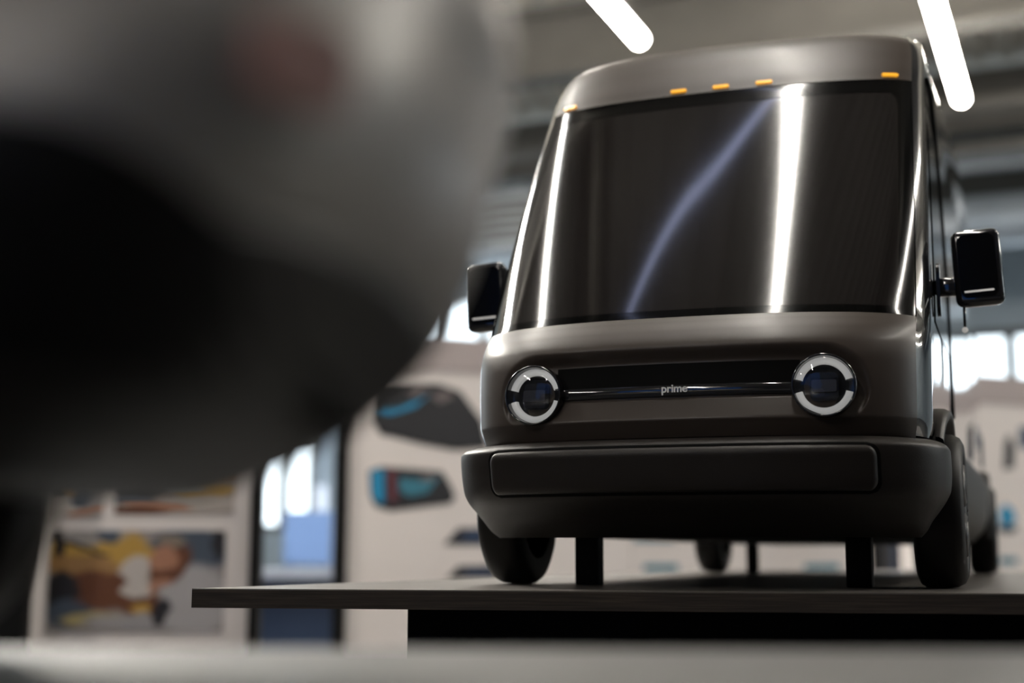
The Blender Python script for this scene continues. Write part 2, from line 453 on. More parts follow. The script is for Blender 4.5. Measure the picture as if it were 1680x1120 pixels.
# --- windscreen with its black border
ws = vpart('windscreen', body.patch(lin(-TS, TS, 120), lin(1.056, 2.272, 70), -0.004), M_glass)
mb = MB()
bt, bz = lin(-TS, TS, 190), lin(1.054, 2.274, 110)
def inside(t, z):                   # the clear field: a rounded rectangle in flank angle and height
    x = abs(t) * .0145; hx = (TS - 10) * .0145; zc = (1.085 + 2.195) / 2; hz = (2.195 - 1.085) / 2; r_ = .09
    dx, dz = max(x - (hx - r_), 0), max(abs(z - zc) - (hz - r_), 0)
    return math.hypot(dx, dz) < r_
v, f = body.patch(bt, bz, -0.0028); nb = len(bt)
f = [q for k, q in enumerate(f) if not inside((bt[k % (nb - 1)] + bt[k % (nb - 1) + 1]) / 2, (bz[k // (nb - 1)] + bz[k // (nb - 1) + 1]) / 2)]
used = sorted({i for q in f for i in q}); ix = {i: k for k, i in enumerate(used)}
mb.add([v[i] for i in used], [tuple(ix[i] for i in q) for q in f])
mb.build('windscreen_border', M_frit, ws, True, SC)

# --- roof header
vpart('roof_header', body.patch(lin(-TS, TS, 110), lin(2.277, 2.66, 40)), M_paint)
# --- flanks and roof in gloss black
def widen(p):
    t = min(max((p.y - .35) / 3.2, 0), 1); t = t * t * (3 - 2 * t)
    k = min(max((p.z - 2.2) / .45, 0), 1)
    return Vector((p.x + math.copysign(t * (.065 + .045 * k), p.x) if abs(p.x) > .3 else p.x, p.y, p.z))
def flank(side):
    v = []; zs_ = lin(.58, 2.62, 60) + [2.64, 2.655, 2.67, 2.685, 2.695, 2.704, 2.711, 2.716, 2.719, 2.722]
    tt = lin(TS, 90, 14); ys = [0, .03, .07, .12, .18, .25, .33, .42, .52, .64, .8, 1]
    rows = []
    for z in zs_:
        row = [body.P(side * t, z) for t in tt]
        y0 = row[-1].y; w = body.w(z)
        for q in ys[1:]: row.append(Vector((side * w, y0 + (REAR - .12 - y0) * q, z)))
        for a in (30, 60, 90): row.append(Vector((side * (w - .12 * (1 - math.cos(R(a)))), REAR - .12 + .12 * math.sin(R(a)), z)))
        row.append(Vector((0, REAR, z)))
        rows.append([widen(q) for q in row])
    n = len(rows[0]); v = [p for r_ in rows for p in r_]
    f = [(j * n + i, j * n + i + 1, (j + 1) * n + i + 1, (j + 1) * n + i) for j in range(len(rows) - 1) for i in range(n - 1)]
    return v, f
for s in (-1, 1): vpart('body_side', flank(s), M_gloss)
v, f = body.patch(lin(-TS, TS, 60), [2.66, 2.67, 2.68, 2.69, 2.70, 2.708, 2.714, 2.718, 2.722])
top = [Vector((x, y, 2.722)) for y in (1.28, 3.5, REAR - .05) for x in (-.60, 0, .60)]
k = len(v); v = v + top; f = f + [(k, k + 1, k + 4, k + 3), (k + 1, k + 2, k + 5, k + 4), (k + 3, k + 4, k + 7, k + 6), (k + 4, k + 5, k + 8, k + 7)]
vpart('roof', (v, f), M_gloss)
# side windows and door seams on both flanks
for s in (-1, 1):
    zz = lin(1.10, 2.18, 24)
    v = []
    for z in zz:
        y0 = -.02 + (z - 1.10) * .52
        for q in lin(0, 1, 8): v.append(widen(Vector((s * (body.w(z) + .004), y0 + (1.05 - y0) * q, z))))
    f = [(j * 8 + i, j * 8 + i + 1, (j + 1) * 8 + i + 1, (j + 1) * 8 + i) for j in range(23) for i in range(7)]
    vpart('side_window', (v, f), M_frit)
    pts = [widen(Vector((s * (body.w(z) + .002), y, z))) for y, z in ((.72, 2.40), (.85, 2.405), (.98, 2.39), (1.12, 2.28), (1.18, 2.0), (1.2, 1.4), (1.2, .8))]
    MB().tube(pts, .012, 6).build('door_seam', M_void, van, True, SC)

# --- amber marker lamps
for x in (-.762, -.202, 0, .202, .762):
    z = 2.300; t = body.th_of_x(x, z); p = body.P(t, z, .002); nr = body.N(t, z)
    M4 = Matrix.Translation(p) @ nr.to_track_quat('-Y', 'Z').to_matrix().to_4x4()
    v, f = prism(rrect(-.038, .038, -.0095, .0095, .009, 4), -.006, .012)
    vpart('marker_lamp', ([M4 @ Vector(q) for q in v], f), M_amber, smooth=False)

# --- headlamps
def headlamp(s):
    yc = body.P(body.th_of_x(s * HX, HZ), HZ).y + .002
    M4 = Matrix.Translation((s * HX, yc - .005, HZ)) @ Matrix.Rotation(R(s * 4), 4, 'Z')
    def T(v): return [M4 @ Vector(p) for p in v]
    def ring(prof, a0=0, a1=360, n=64):
        v = []; closed = a1 - a0 >= 360; cnt = n if closed else n + 1
        for k in range(cnt):
            a = R(a0 + (a1 - a0) * k / n)
            for (r_, y) in prof: v.append((r_ * math.cos(a), y, r_ * math.sin(a)))
        q = len(prof); f = []
        for k in range(n):
            for i in range(q - 1):
                a = k * q + i; b = ((k + 1) % cnt) * q + i
                f.append((a, b, b + 1, a + 1))
        return v, f
    v, f = ring([(.119, .07), (.119, -.016), (.116, -.021), (.112, -.021), (.110, -.016), (.110, .05)])
    lamp = vpart('headlamp', (T(v), f), M_gloss)
    v, f = ring([(.110, .028), (.080, .030), (.066, .045), (.001, .05)])
    vpart('bowl', (T(v), f), M_bowl, lamp)
    for a0 in (14, 194):
        v, f = ring([(.108, .026), (.107, .010), (.102, .006), (.084, .006), (.082, .010), (.081, .028)], a0, a0 + 152, 40)
        vpart('light_ring', (T(v), f), M_drl, lamp)
    for (x0, x1, z0, z1, y0, mm) in ((-.046, .046, -.024, .022, .0, M_chrome), (-.044, .044, .025, .046, .008, M_bowl), (-.044, .044, -.048, -.027, .008, M_bowl)):
        v, f = prism(rrect(x0, x1, z0, z1, .009, 4), y0, .05)
        vpart('projector_lens', (T(v), f), mm, lamp, smooth=False)
    v, f = prism(rrect(-.052, .052, -.054, .052, .02, 5), .022, .05)
    vpart('projector_frame', (T(v), f), M_bowl, lamp, smooth=False)
    v, f = ring([(.1115, -.012), (.105, -.020), (.085, -.026), (.05, -.031), (.02, -.033), (.0005, -.0335)])
    vpart('clear_cover', (T(v), f), M_lens, lamp)
for s in (-1, 1): headlamp(s)

# --- light bar between the lamps and the lettering
BZ0, BZ1 = .724, .776
xs = lin(-.455, .455, 60)
v = []; prof = [(BZ0, .012), (BZ0 + .004, -.006), (BZ0 + .012, -.010), ((BZ0 + BZ1) / 2, -.012), (BZ1 - .012, -.010), (BZ1 - .004, -.006), (BZ1, .012)]
for x in xs:
    yb = nose_y(x, HZ)
    for (z, dy) in prof: v.append((x, yb + dy, z))
q = len(prof)
f = [(i * q + j, (i + 1) * q + j, (i + 1) * q + j + 1, i * q + j + 1) for i in range(59) for j in range(q - 1)]
gv = []; gx = lin(-.475, .475, 90); gz = lin(BZ1 - .006, HZ + .104, 12)
for z in gz:
    for x in gx: gv.append((x, nose_y(x, z) - .0025, z))
vpart('dark_panel', (gv, [(j * 90 + i, j * 90 + i + 1, (j + 1) * 90 + i + 1, (j + 1) * 90 + i) for j in range(11) for i in range(89)]), M_void)
bar = vpart('light_bar', (v, f), M_gloss)
cu = bpy.data.curves.new('lettering', 'FONT'); cu.body = 'prime'; cu.size = .043; cu.extrude = .0012; cu.offset = .0009
cu.align_x = 'CENTER'
to = bpy.data.objects.new('lettering', cu); COL.objects.link(to)
bpy.context.view_layer.update()
me = bpy.data.meshes.new_from_object(to.evaluated_get(bpy.context.evaluated_depsgraph_get()))
COL.objects.unlink(to); bpy.data.objects.remove(to)
for vv in me.vertices:
    x, y, z = vv.co; vv.co = Vector((x + .006, nose_y(0, HZ) - .0135 - z, y + .744)) * SC
me.materials.append(M_letter)
lt = link(bpy.data.objects.new('lettering', me), bar); lt['label'] = 'white word prime'

# --- bumper
bump = Stack([(.200, .862, -.50, .10), (.225, .885, -.60, .18), (.26, .905, -.72, .30), (.30, .935, -.815, .42), (.345, .965, -.893, .50), (.38, .980, -.918, .53), (.46, .986, -.942, .54),
              (.53, .984, -.955, .54), (.545, .976, -.946, .54), (.557, .960, -.922, .54), (.566, .935, -.895, .54), (.570, .90, -.86, .52)], n=2.8)
bump.top = .570
rows = []
BEND = -.365
for z in lin(.2, .570, 50):
    row = [bump.P(t, z) for t in lin(-90, 90, 140)]
    y0 = row[0].y; w = bump.w(z)
    row = [Vector((-w + .05, BEND, z)), Vector((-w, BEND - .0, z))] + row + [Vector((w, BEND, z)), Vector((w - .05, BEND, z))]
    rows.append(row)
n = len(rows[0]); v = [p for r_ in rows for p in r_]
f = [(j * n + i, j * n + i + 1, (j + 1) * n + i + 1, (j + 1) * n + i) for j in range(len(rows) - 1) for i in range(n - 1)]
bo = vpart('bumper', (v, f), M_clad)
# raised insert with a dark groove round it
def insert(x1, z0, z1, r, off, name, m, depth):
    bm = bmesh.new()
    nx, nz = 140, 26
    zs_ = lin(z0, z1, nz); verts = []; F = []
    def halfw(z):
        d = min(z - z0, z1 - z)
        return x1 - (r - math.sqrt(max(r * r - (r - min(d, r)) ** 2, 0)))
    for j, z in enumerate(zs_):
        hw = halfw(z)
        for i in range(nx):
            x = -hw + 2 * hw * i / (nx - 1)
            e = min((z - z0), (z1 - z), hw - abs(x)); b_ = min(max(e / .030, 0), 1); b_ = math.sqrt(1 - (1 - b_) ** 2)
            p = bump.P(bump.th_of_x(x, z), z); nn = bump.N(bump.th_of_x(x, z), z)
            verts.append(p + nn * (off - depth * (1 - b_)))
    F = [(j * nx + i, j * nx + i + 1, (j + 1) * nx + i + 1, (j + 1) * nx + i) for j in range(nz - 1) for i in range(nx - 1)]
    return vpart(name, (verts, F), m, bo)
insert(.757, .353, .538, .045, .0015, 'insert_groove', M_void, 0.0)
insert(.748, .362, .530, .045, .020, 'bumper_insert', M_clad, .023)

# --- lower cladding, arches, underbody
for s in (-1, 1):
    prof = [(.90, .66), (.945, .645), (.972, .61), (.978, .55), (.972, .40), (.94, .30), (.86, .215)]
    v = []
    ys = [.40, .44, 1.5, 3.0, 4.30, 4.36]
    for y in ys:
        for (x, z) in prof: v.append(widen(Vector((s * x, y, z))))
    q = len(prof); f = [(i * q + j, (i + 1) * q + j, (i + 1) * q + j + 1, i * q + j + 1) for i in range(len(ys) - 1) for j in range(q - 1)]
    f += [tuple(range(q)), tuple((len(ys) - 1) * q + j for j in range(q))]
    vpart('sill_cladding', (v, f), M_clad)
    v = [widen(Vector((s * x, y, z))) for y in (5.2, 5.26, 5.9, REAR) for (x, z) in prof]
    f = [(i * q + j, (i + 1) * q + j, (i + 1) * q + j + 1, i * q + j + 1) for i in range(3) for j in range(q - 1)]
    f += [tuple(range(q)), tuple(3 * q + j for j in range(q))]
    vpart('rear_cladding', (v, f), M_clad)
    for yc in (0.0, 4.78):
        v = []; pr = [(.922, .425), (.955, .423), (.978, .412), (.984, .395), (.978, .378), (.922, .372)]
        if yc: pr = [(x, r_) for x, r_ in pr]
        K = 40
        for k in range(K + 1):
            a = R(-8 + (146 if yc == 0 else 196) * k / K)
            tp = min(1, (K - k) / 14) if yc == 0 else 1
            for (x, r_) in pr: v.append((s * ((.065 if yc else 0) + .925 + (x - .925) * (.55 + .45 * tp)), yc + r_ * math.cos(a), .31 + r_ * math.sin(a)))
        q = len(pr); f = [(k * q + j, k * q + j + 1, (k + 1) * q + j + 1, (k + 1) * q + j) for k in range(K) for j in range(q - 1)]
        vpart('wheel_arch', (v, f), M_clad)
mb = MB().box(-.66, .66, -.45, REAR - .1, .21, .60)
mb.box(-.90, .90, .45, 4.3, .22, .60).box(-.90, .90, 5.25, REAR - .05, .22, .60).box(-.80, .80, -.47, -.40, .206, .58)
mb.build('underbody', M_void, van, False, SC)

def wheel(s, yc):
    xo = 1.085 if yc else 1.022; Rw = .315
    M4 = Matrix.Translation((s * xo, yc, Rw)) @ Matrix.Scale(s, 4, (1, 0, 0))
    prof = [(-.195, .20), (-.20, .27), (-.187, .300), (-.17, .3115), (-.145, .315), (-.09, .315), (-.045, .3115), (-.015, .296), (.0, .268), (-.004, .235), (-.018, .215), (-.06, .21)]
    v, f = lathe_x(prof, 56, M4)
    o = vpart('wheel', (v, f), M_rubber)
    v, f = lathe_x([(-.02, .213), (-.012, .208), (-.03, .19), (-.05, .18), (-.05, .001)], 40, M4)
    rim = vpart('rim', (v, f), M_rim, o)
    for k in range(5):
        a = R(72 * k)
        pts = [Vector((-.025, .05 * math.cos(a), .05 * math.sin(a))), Vector((-.022, .195 * math.cos(a), .195 * math.sin(a)))]
        mbk = MB().tube(pts, [.03, .022], 8)
        vpart('spoke', ([M4 @ Vector(p) for p in mbk.v], mbk.f), M_rim, o)
    v, f = lathe_x([(-.03, .07), (-.008, .06), (-.002, .04), (0, .001)], 24, M4)
    vpart('hub_cap', (v, f), M_rim, o)
for yc in (0.0, 4.78):
    for s in (-1, 1): wheel(s, yc)

# --- mirrors
for s in (-1, 1):
    cx, cy, cz = s * 1.108, .095, 1.335
    bm = bmesh.new(); bmesh.ops.create_cube(bm, size=1)
    for q in bm.verts:
        q.co = Vector((q.co.x * .205, q.co.y * .11, q.co.z * .335))
        if q.co.y > 0: q.co.x *= .92; q.co.z *= .93
    bmesh.ops.bevel(bm, geom=[e for e in bm.edges], offset=.034, segments=5, profile=.5, affect='EDGES')
    bm.normal_update()
    M4 = Matrix.Translation((cx, cy, cz)) @ Matrix.Rotation(R(-3), 4, 'Y')
    o = vpart('mirror', ([M4 @ q.co for q in bm.verts], [[q.index for q in fc.verts] for fc in bm.faces]), M_gloss); bm.free()
    v, f = prism(rrect(-.075, .075, -.13, .14, .03), -.058, -.048)
    vpart('front_cover', ([M4 @ Vector(p) for p in v], f), M_frit, o, False)
    v, f = prism(rrect(-.062, .058, -.108, -.100, .0035, 3), -.064, -.05)
    vpart('turn_signal', ([M4 @ Vector(p) for p in v], f), M_drl, o, False)
    v, f = prism(rrect(-.07, .07, -.12, .12, .03), .05, .058)
    vpart('mirror_glass', ([M4 @ Vector(p) for p in v], f), M_chrome, o, False)
    MB().box(min(s * .93, s * 1.05), max(s * .93, s * 1.05), .07, .13, 1.225, 1.305).build('arm', M_gloss, o, False, SC, bevel=.004)
    v, f = prism(rrect(-.05, .05, -.13, .10, .045), -.008, .008)
    M5 = Matrix.Translation((s * .945, .10, 1.27)) @ Matrix.Rotation(R(90), 4, 'Z')
    vpart('mounting_plate', ([M5 @ Vector(p) for p in v], f), M_gloss, o, False)
MB().tube([(1.045, .12, 1.20), (1.045, .12, 1.09)], .006, 6).build('sensor_stalk', M_gloss, van, True, SC)
bm = bmesh.new(); bmesh.ops.create_uvsphere(bm, u_segments=12, v_segments=8, radius=.013)
vpart('sensor_tip', ([q.co + Vector((1.045, .12, 1.08)) for q in bm.verts], [[q.index for q in fc.verts] for fc in bm.faces]), M_drl); bm.free()

# --- display posts under the model
for (x, y, r_) in ((-.587, .0, .052), (.587, .0, .052), (-.587, 4.2, .04), (.587, 4.2, .04)):
    MB().box(x - r_, x + r_, y - r_, y + r_, 0, .4).build('support_post', M_black, van, False, SC, bevel=.0015)

# ------------------------------------------------------------------ foreground: another vehicle model, broadside, nose to the right
M_silver = mat('grey_metallic_paint', (0.27, 0.255, 0.24), 0.45, metal=0.3, coat=0.4, coat_rough=.3)
fg = empty('pickup_model', (0.0, .425, TT), R(90))     # local -y is the nose, pointing right
tag(fg, 'large dark out-of-focus vehicle model on the pale grey table, filling the upper left', 'vehicle model')
suv = Stack([(.060, .128, .100, .05), (.072, .140, .070, .06), (.084, .149, .050, .07), (.098, .157, .034, .075), (.110, .163, .024, .08), (.124, .165, .016, .08),
             (.140, .163, .010, .08), (.161, .156, .006, .08), (.185, .142, .000, .08), (.205, .125, .006, .08), (.218, .108, .024, .08), (.226, .088, .06, .08), (.230, .06, .11, .08)], n=2.6)
suv.top = .23
FL = .86
def hull(zs_, name, m, par):
    rows = []
    for z in zs_:
        row = [suv.P(t, z) for t in lin(-90, 90, 60)]; w = suv.w(z)
        row = [Vector((0, FL, z)), Vector((-w + .03, FL, z)), Vector((-w, FL - .03, z)), Vector((-w, .3, z))] + row + [Vector((w, .3, z)), Vector((w, FL - .03, z)), Vector((w - .03, FL, z)), Vector((0, FL, z))]
        rows.append(row)
    n = len(rows[0]); v = [p for r_ in rows for p in r_]
    f = [(j * n + i, j * n + i + 1, (j + 1) * n + i + 1, (j + 1) * n + i) for j in range(len(rows) - 1) for i in range(n - 1)]
    k = len(v); L = (len(rows) - 1) * n
    f.append(tuple(range(n - 1))[::-1])
    f.append(tuple(range(L, L + n - 1)))
    return mesh(name, v, f, m, par, True)
hull(lin(.060, .108, 16), 'lower_cladding', mat('dark_plastic', (0.016, 0.014, 0.013), 0.5), fg)
hull(lin(.108, .230, 34), 'upper_body', M_silver, fg)
def side_panel(s):                  # black wheel-arch panel wrapped on the flank
    def xat(y, z):
        w, f_, D = suv.w(z), suv.f(z), suv.D(z)
        q = min(max(1 - (y - f_) / D, 0), 1); c = q ** (suv.n / 2)
        return w * math.sqrt(max(1 - c * c, 0)) ** (2 / suv.n)
    ny, nz = 40, 14; v = []
    for i in range(ny):
        y = .046 + .27 * i / (ny - 1); t = min((y - .046) / .06, 1)
        zt = .078 + .044 * math.sqrt(max(1 - (1 - t) ** 2, 0)) + .002
        for j in range(nz):
            z = .0765 + (zt - .0765) * j / (nz - 1)
            v.append((s * (xat(y, z) + .0015), y, z))
    return v, [(i * nz + j, (i + 1) * nz + j, (i + 1) * nz + j + 1, i * nz + j + 1) for i in range(ny - 1) for j in range(nz - 1)]
for s in (-1, 1): mesh('arch_panel', *side_panel(s), M_black, fg, True)
def box_loft(name, m, levels, par):
    v = []
    for (z, x, y0, y1) in levels: v += [(-x, y0, z), (x, y0, z), (x, y1, z), (-x, y1, z)]
    n = len(levels); f = [(3, 2, 1, 0), tuple(4 * (n - 1) + i for i in range(4))]
    for j in range(n - 1):
        for i in range(4): f.append((4 * j + i, 4 * j + (i + 1) % 4, 4 * j + 4 + (i + 1) % 4, 4 * j + 4 + i))
    return mesh(name, v, f, m, par)
box_loft('cabin', M_gloss, [(.205, .122, .20, .60), (.27, .112, .255, .60), (.31, .10, .315, .585), (.316, .092, .33, .575)], fg)
for s in (-1, 1):
    for yc in (.246, .70):
        M4 = Matrix.Translation((s * .168, yc, .062)) @ Matrix.Scale(s, 4, (1, 0, 0))
        v, f = lathe_x([(-.05, .038), (-.05, .056), (-.042, .0615), (-.012, .0615), (-.003, .056), (0, .046), (-.006, .04), (-.03, .039)], 40, M4)
        o = mesh('wheel', v, f, M_rubber, fg, True)
        v, f = lathe_x([(-.006, .041), (-.012, .034), (-.012, .001)], 32, M4); mesh('rim', v, f, M_rim, o, True)
        v = []; K = 30; pr = [(.150, .078), (.170, .076), (.171, .070), (.150, .068)]
        for k in range(K + 1):
            a = R(180 * k / K)
            for (x, r_) in pr: v.append((s * x, yc + r_ * math.cos(a), .062 + r_ * math.sin(a)))
        f = [(k * 4 + j, k * 4 + j + 1, (k + 1) * 4 + j + 1, (k + 1) * 4 + j) for k in range(K) for j in range(3)]
        mesh('wheel_arch', v, f, M_black, fg, True)
M_red = mat('red_lens', (0.30, 0.16, 0.14), 0.4)
for s in (-1, 1):
    t = 60 * s; p = suv.P(t, .138, .001); nr = suv.N(t, .138)
    M4 = Matrix.Translation(p) @ nr.to_track_quat('-Y', 'Z').to_matrix().to_4x4()
    v, f = prism(rrect(-.012, .012, -.009, .009, .006, 4), -.003, .004)
    mesh('side_marker', [M4 @ Vector(q) for q in v], f, M_red, fg)

# ------------------------------------------------------------------ display boards behind
def wall_s(u): return 1 / (1 / 5.5 + (u - 750) / 910 * (1 / 6.65 - 1 / 5.5))
W0 = at_depth(566, 900, wall_s(566)); W1 = at_depth(1900, 900, wall_s(1900))
WD = Vector((W1.x - W0.x, W1.y - W0.y, 0)).normalized(); WN = Vector((-WD.y, WD.x, 0)); WA = math.atan2(WD.y, WD.x)
def wloc(u, v):                     # pixel -> (distance along the display wall, height)
    d = ray(u, v); t = (Vector((W0.x, W0.y, 0)) - CAM).dot(WN) / d.dot(WN); q = CAM + d * t
    return (Vector((q.x - W0.x, q.y - W0.y, 0))).dot(WD), q.z
ZT = at_depth(750, 555, 5.5).z; ZW = at_depth(750, 610, 5.5).z
M_pdark = mat('print_dark', (0.018, 0.018, 0.022), 0.5)
M_pgrey = mat('print_grey', (0.16, 0.13, 0.13), 0.5)
M_pblue = mat('print_blue', (0.01, 0.27, 0.50), 0.5)
M_pteal = mat('print_teal', (0.04, 0.20, 0.28), 0.5)
M_pmaroon = mat('print_maroon', (0.14, 0.03, 0.045), 0.5)
M_pnavy = mat('print_navy', (0.03, 0.06, 0.13), 0.5)
def display(u0, u1, label, n):
    x0, x1 = wloc(u0, 900)[0], wloc(u1, 900)[0]
    o = empty('display_wall', W0 + WD * x0 - Vector((0, 0, W0.z)), WA)
    tag(o, label, 'display wall')
    w = (x1 - x0) / n
    for i in range(n):
        MB().box(i * w + .002, (i + 1) * w - .002, 0, .05, .04, ZW).build('panel', M_white, o)
    MB().box(0, x1 - x0, -.01, .06, ZW, ZT).build('fascia', M_fascia, o)
    MB().box(0.0, x1 - x0, .01, .05, 0, .04).build('skirting', M_black, o)
    o['x0'] = x0
    return o
def printed(o, name, m, poly, lift=.004, parent=None):
    pts = [(wloc(u, v)[0] - o['x0'], wloc(u, v)[1]) for u, v in poly][::-1]
    v, f = prism(pts, -lift, -.0005)
    return mesh(name, v, f, m, parent or o)
dA = display(566, 1432, 'white display wall with printed van pictures behind the van and left of it', 4)
dB = display(1490, 1960, 'white display wall with small dark pictures right of the van', 2)
p1 = printed(dA, 'van_picture', M_pdark, [(610, 628), (640, 626), (722, 630), (755, 642), (790, 690), (800, 735), (745, 738), (690, 728), (640, 715), (625, 713), (610, 690)])
printed(dA, 'blue_swoosh', M_pblue, [(617, 666), (650, 669), (690, 655), (705, 646), (680, 668), (640, 680), (622, 676)], .006, p1)
printed(dA, 'window_glint', M_pgrey, [(664, 640), (690, 632), (705, 640), (676, 650)], .007, p1)
printed(dA, 'window_glint', M_pgrey, [(705, 650), (730, 640), (745, 650), (722, 662)], .006, p1)
p2 = printed(dA, 'van_picture', M_pdark, [(605, 772), (625, 765), (725, 773), (738, 795), (746, 815), (738, 826), (640, 838), (615, 830), (607, 812)])
printed(dA, 'blue_end', M_pblue, [(607, 774), (623, 768), (629, 772), (629, 822), (622, 826), (610, 815)], .006, p2)
printed(dA, 'maroon_band', M_pmaroon, [(634, 770), (647, 770), (650, 822), (638, 824)], .006, p2)
printed(dA, 'teal_swoosh', M_pteal, [(654, 784), (700, 788), (722, 780), (700, 808), (672, 814), (654, 805)], .006, p2)
printed(dA, 'window_glint', M_pgrey, [(690, 780), (712, 776), (715, 786), (690, 790)], .007, p2)
for poly in ([(728, 893), (752, 866), (850, 866), (850, 894)], [(733, 948), (752, 928), (850, 926), (850, 948)]):
    q = printed(dA, 'van_picture', M_pdark, poly)
    (a_, b_, c_, d_) = poly
    printed(dA, 'blue_side', M_pnavy, [(a_[0] + 26, a_[1] - 6), (b_[0] + 14, b_[1] + 5), (840, c_[1] + 6), (840, d_[1] - 8)], .006, q)
for poly in ([(1040, 868), (1105, 868), (1105, 889), (1040, 889)], [(1056, 925), (1112, 925), (1112, 936), (1056, 936)], [(1320, 925), (1376, 925), (1376, 936), (1320, 936)],
             [(1312, 866), (1370, 866), (1370, 888), (1312, 888)]):
    printed(dA, 'caption_strip', M_pteal, poly)
for nm, m, poly in (('picture', M_pnavy, [(1672, 700), (1700, 700), (1700, 735), (1672, 735)]), ('picture', M_pdark, [(1648, 724), (1656, 712), (1664, 735), (1662, 768), (1646, 770)]),
                    ('picture', M_pblue, [(1638, 840), (1648, 826), (1662, 836), (1666, 852), (1656, 864), (1642, 862)]), ('picture', M_pdark, [(1636, 862), (1668, 862), (1664, 874), (1638, 872)]),
                    ('picture', M_pteal, [(1640, 914), (1668, 914), (1668, 925), (1640, 925)]), ('picture', M_pdark, [(1710, 655), (1716, 655), (1718, 760), (1712, 760)]),
                    ('picture', M_pdark, [(1740, 690), (1790, 700), (1800, 760), (1745, 755)])):
    printed(dB, nm, m, poly)
# dark posts and what shows in the gap
def post(u0, u1, s, label, top):
    a, b = at_depth(u0, 900, s), at_depth(u1, 900, s)
    o = empty('display_post', ((a.x + b.x) / 2, s, 0)); tag(o, label, 'post')
    w = (b.x - a.x) / 2
    MB().box(-w, w, 0, .06, .02, top).build('upright', M_black, o)
    MB().box(-w * 1.2, w * 1.2, -.08, .12, 0, .02).build('foot', M_black, o)
post(546, 567, 5.25, 'black upright at the left edge of the white display wall', ZT)
post(409, 426, 3.85, 'black upright at the right edge of the photo board', 1.75)
post(-14, 44, 3.70, 'black upright at the left edge of the photo board', 1.75)
post(1434, 1446, 6.0, 'black upright in the gap between the two white display walls', ZT)
M_sky = mat('pale_blue_sheet', (0.13, 0.23, 0.46), 0.6)
M_pale = mat('pale_blue_grey', (0.30, 0.34, 0.42), 0.6)
a, b = at_depth(466, 838, 8), at_depth(542, 926, 8)
fb = empty('notice_board', ((a.x + b.x) / 2, 8, 0), R(-6)); tag(fb, 'pale blue notice board seen between the photo board and the display wall', 'board')
w = (b.x - a.x) / 2
MB().box(-w, w, 0, .03, b.z, a.z).build('sheet', M_sky, fb)
for sx in (-1, 1): MB().box(sx * w * .85 - .02, sx * w * .85 + .02, .03, .06, 0, a.z - .02).build('leg', M_pale, fb)
a, b = at_depth(425, 935, 7.2), at_depth(548, 965, 7.2)
ds = empty('desk', ((a.x + b.x) / 2, 7.2, 0)); tag(ds, 'grey blue desk below the pale blue notice board', 'desk')
MB().box(-.6, .6, 0, .7, a.z - .04, a.z).build('desk_top', M_pale, ds)
for sx in (-.56, .56):
    for y in (.04, .66): MB().box(sx - .03, sx + .03, y - .03, y + .03, 0, a.z - .04).build('leg', M_black, ds)
MB().box(-.55, .55, .3, .64, .05, a.z - .05).build('drawer_unit', M_pnavy, ds)
a = at_depth(1465, 880, 9)
cb = empty('cabinet', (a.x, 9, 0)); tag(cb, 'dark cabinet in the gap between the white display walls', 'cabinet')
MB().box(-.5, .5, 0, .5, 0, 1.35).build('body', M_pnavy, cb)
for sx in (-1, 1): MB().box(sx * .25 - .235, sx * .25 + .235, -.02, 0, .03, 1.32).build('door', M_pdark, cb)

# photo board at the left
S_ = 3.9
fx0, fx1 = at_depth(52, 900, S_).x, at_depth(409, 900, S_).x
pb = empty('photo_board', (fx0, S_, 0)); tag(pb, 'white board with three printed workshop photographs, below the dark foreground model', 'photo board')
zz1 = at_depth(200, 600, S_).z; zz0 = at_depth(200, 1090, S_).z
MB().box(0, fx1 - fx0, 0, .03, zz0, zz1).build('backing', M_white, pb)
for x in (.06, fx1 - fx0 - .06): MB().box(x - .02, x + .02, .03, .06, 0, zz0 + .3).build('leg', M_steel, pb)
def photo(u0, u1, v0, v1, m, name='photograph'):
    a, b = at_depth(u0, v1, S_), at_depth(u1, v0, S_)
    return MB().box(a.x - fx0, b.x - fx0, -.004, 0, a.z, b.z).build(name, m, pb)
# colours: wood, skin, shirt, dark
wood, gold, skin, shirt, dark, slate, rust, pale = (.35, .19, .07), (.50, .30, .06), (.42, .20, .12), (.42, .40, .40), (.02, .018, .02), (.07, .09, .12), (.14, .05, .02), (.55, .50, .46)
mA = mat_photo('workshop_photo_large', (.30, .27, .26), [
    (.25, .80, .35, .25, 0, gold), (.15, .97, .30, .12, 0, (.35, .32, .30)), (.05, .85, .04, .25, 0, dark), (.18, .83, .22, .025, 28, dark), (.34, .95, .06, .10, 0, slate),
    (.80, .80, .24, .24, 0, slate), (.30, .63, .40, .12, 4, wood), (.55, .72, .22, .10, 0, gold), (.30, .40, .28, .20, 5, rust), (.08, .40, .10, .20, 0, dark), (.55, .30, .16, .16, 0, rust),
    (.12, .18, .14, .14, 0, slate), (.30, .12, .22, .07, 0, (.45, .36, .16)), (.55, .10, .35, .08, 0, (.33, .31, .31)), (.50, .62, .11, .13, 0, pale),
    (.83, .30, .20, .38, 0, shirt), (.70, .66, .10, .22, 20, rust), (.65, .72, .08, .13, 0, skin), (.70, .90, .08, .06, 0, (.25, .2, .15)), (.60, .45, .12, .05, -40, skin), (.64, .20, .05, .14, 10, dark), (.50, .42, .09, .10, 0, pale), (.53, .22, .05, .05, 0, gold), (.96, .88, .04, .18, 0, dark)])
mB = mat_photo('workshop_photo_left', (.36, .33, .31), [
    (.20, .62, .20, .25, 0, dark), (.50, .55, .22, .18, 0, gold), (.25, .20, .35, .25, 0, pale), (.75, .70, .30, .40, 10, (.30, .28, .27)), (.70, .95, .25, .15, 0, dark), (.62, .38, .16, .22, 30, slate), (.75, .12, .40, .07, -14, skin)])
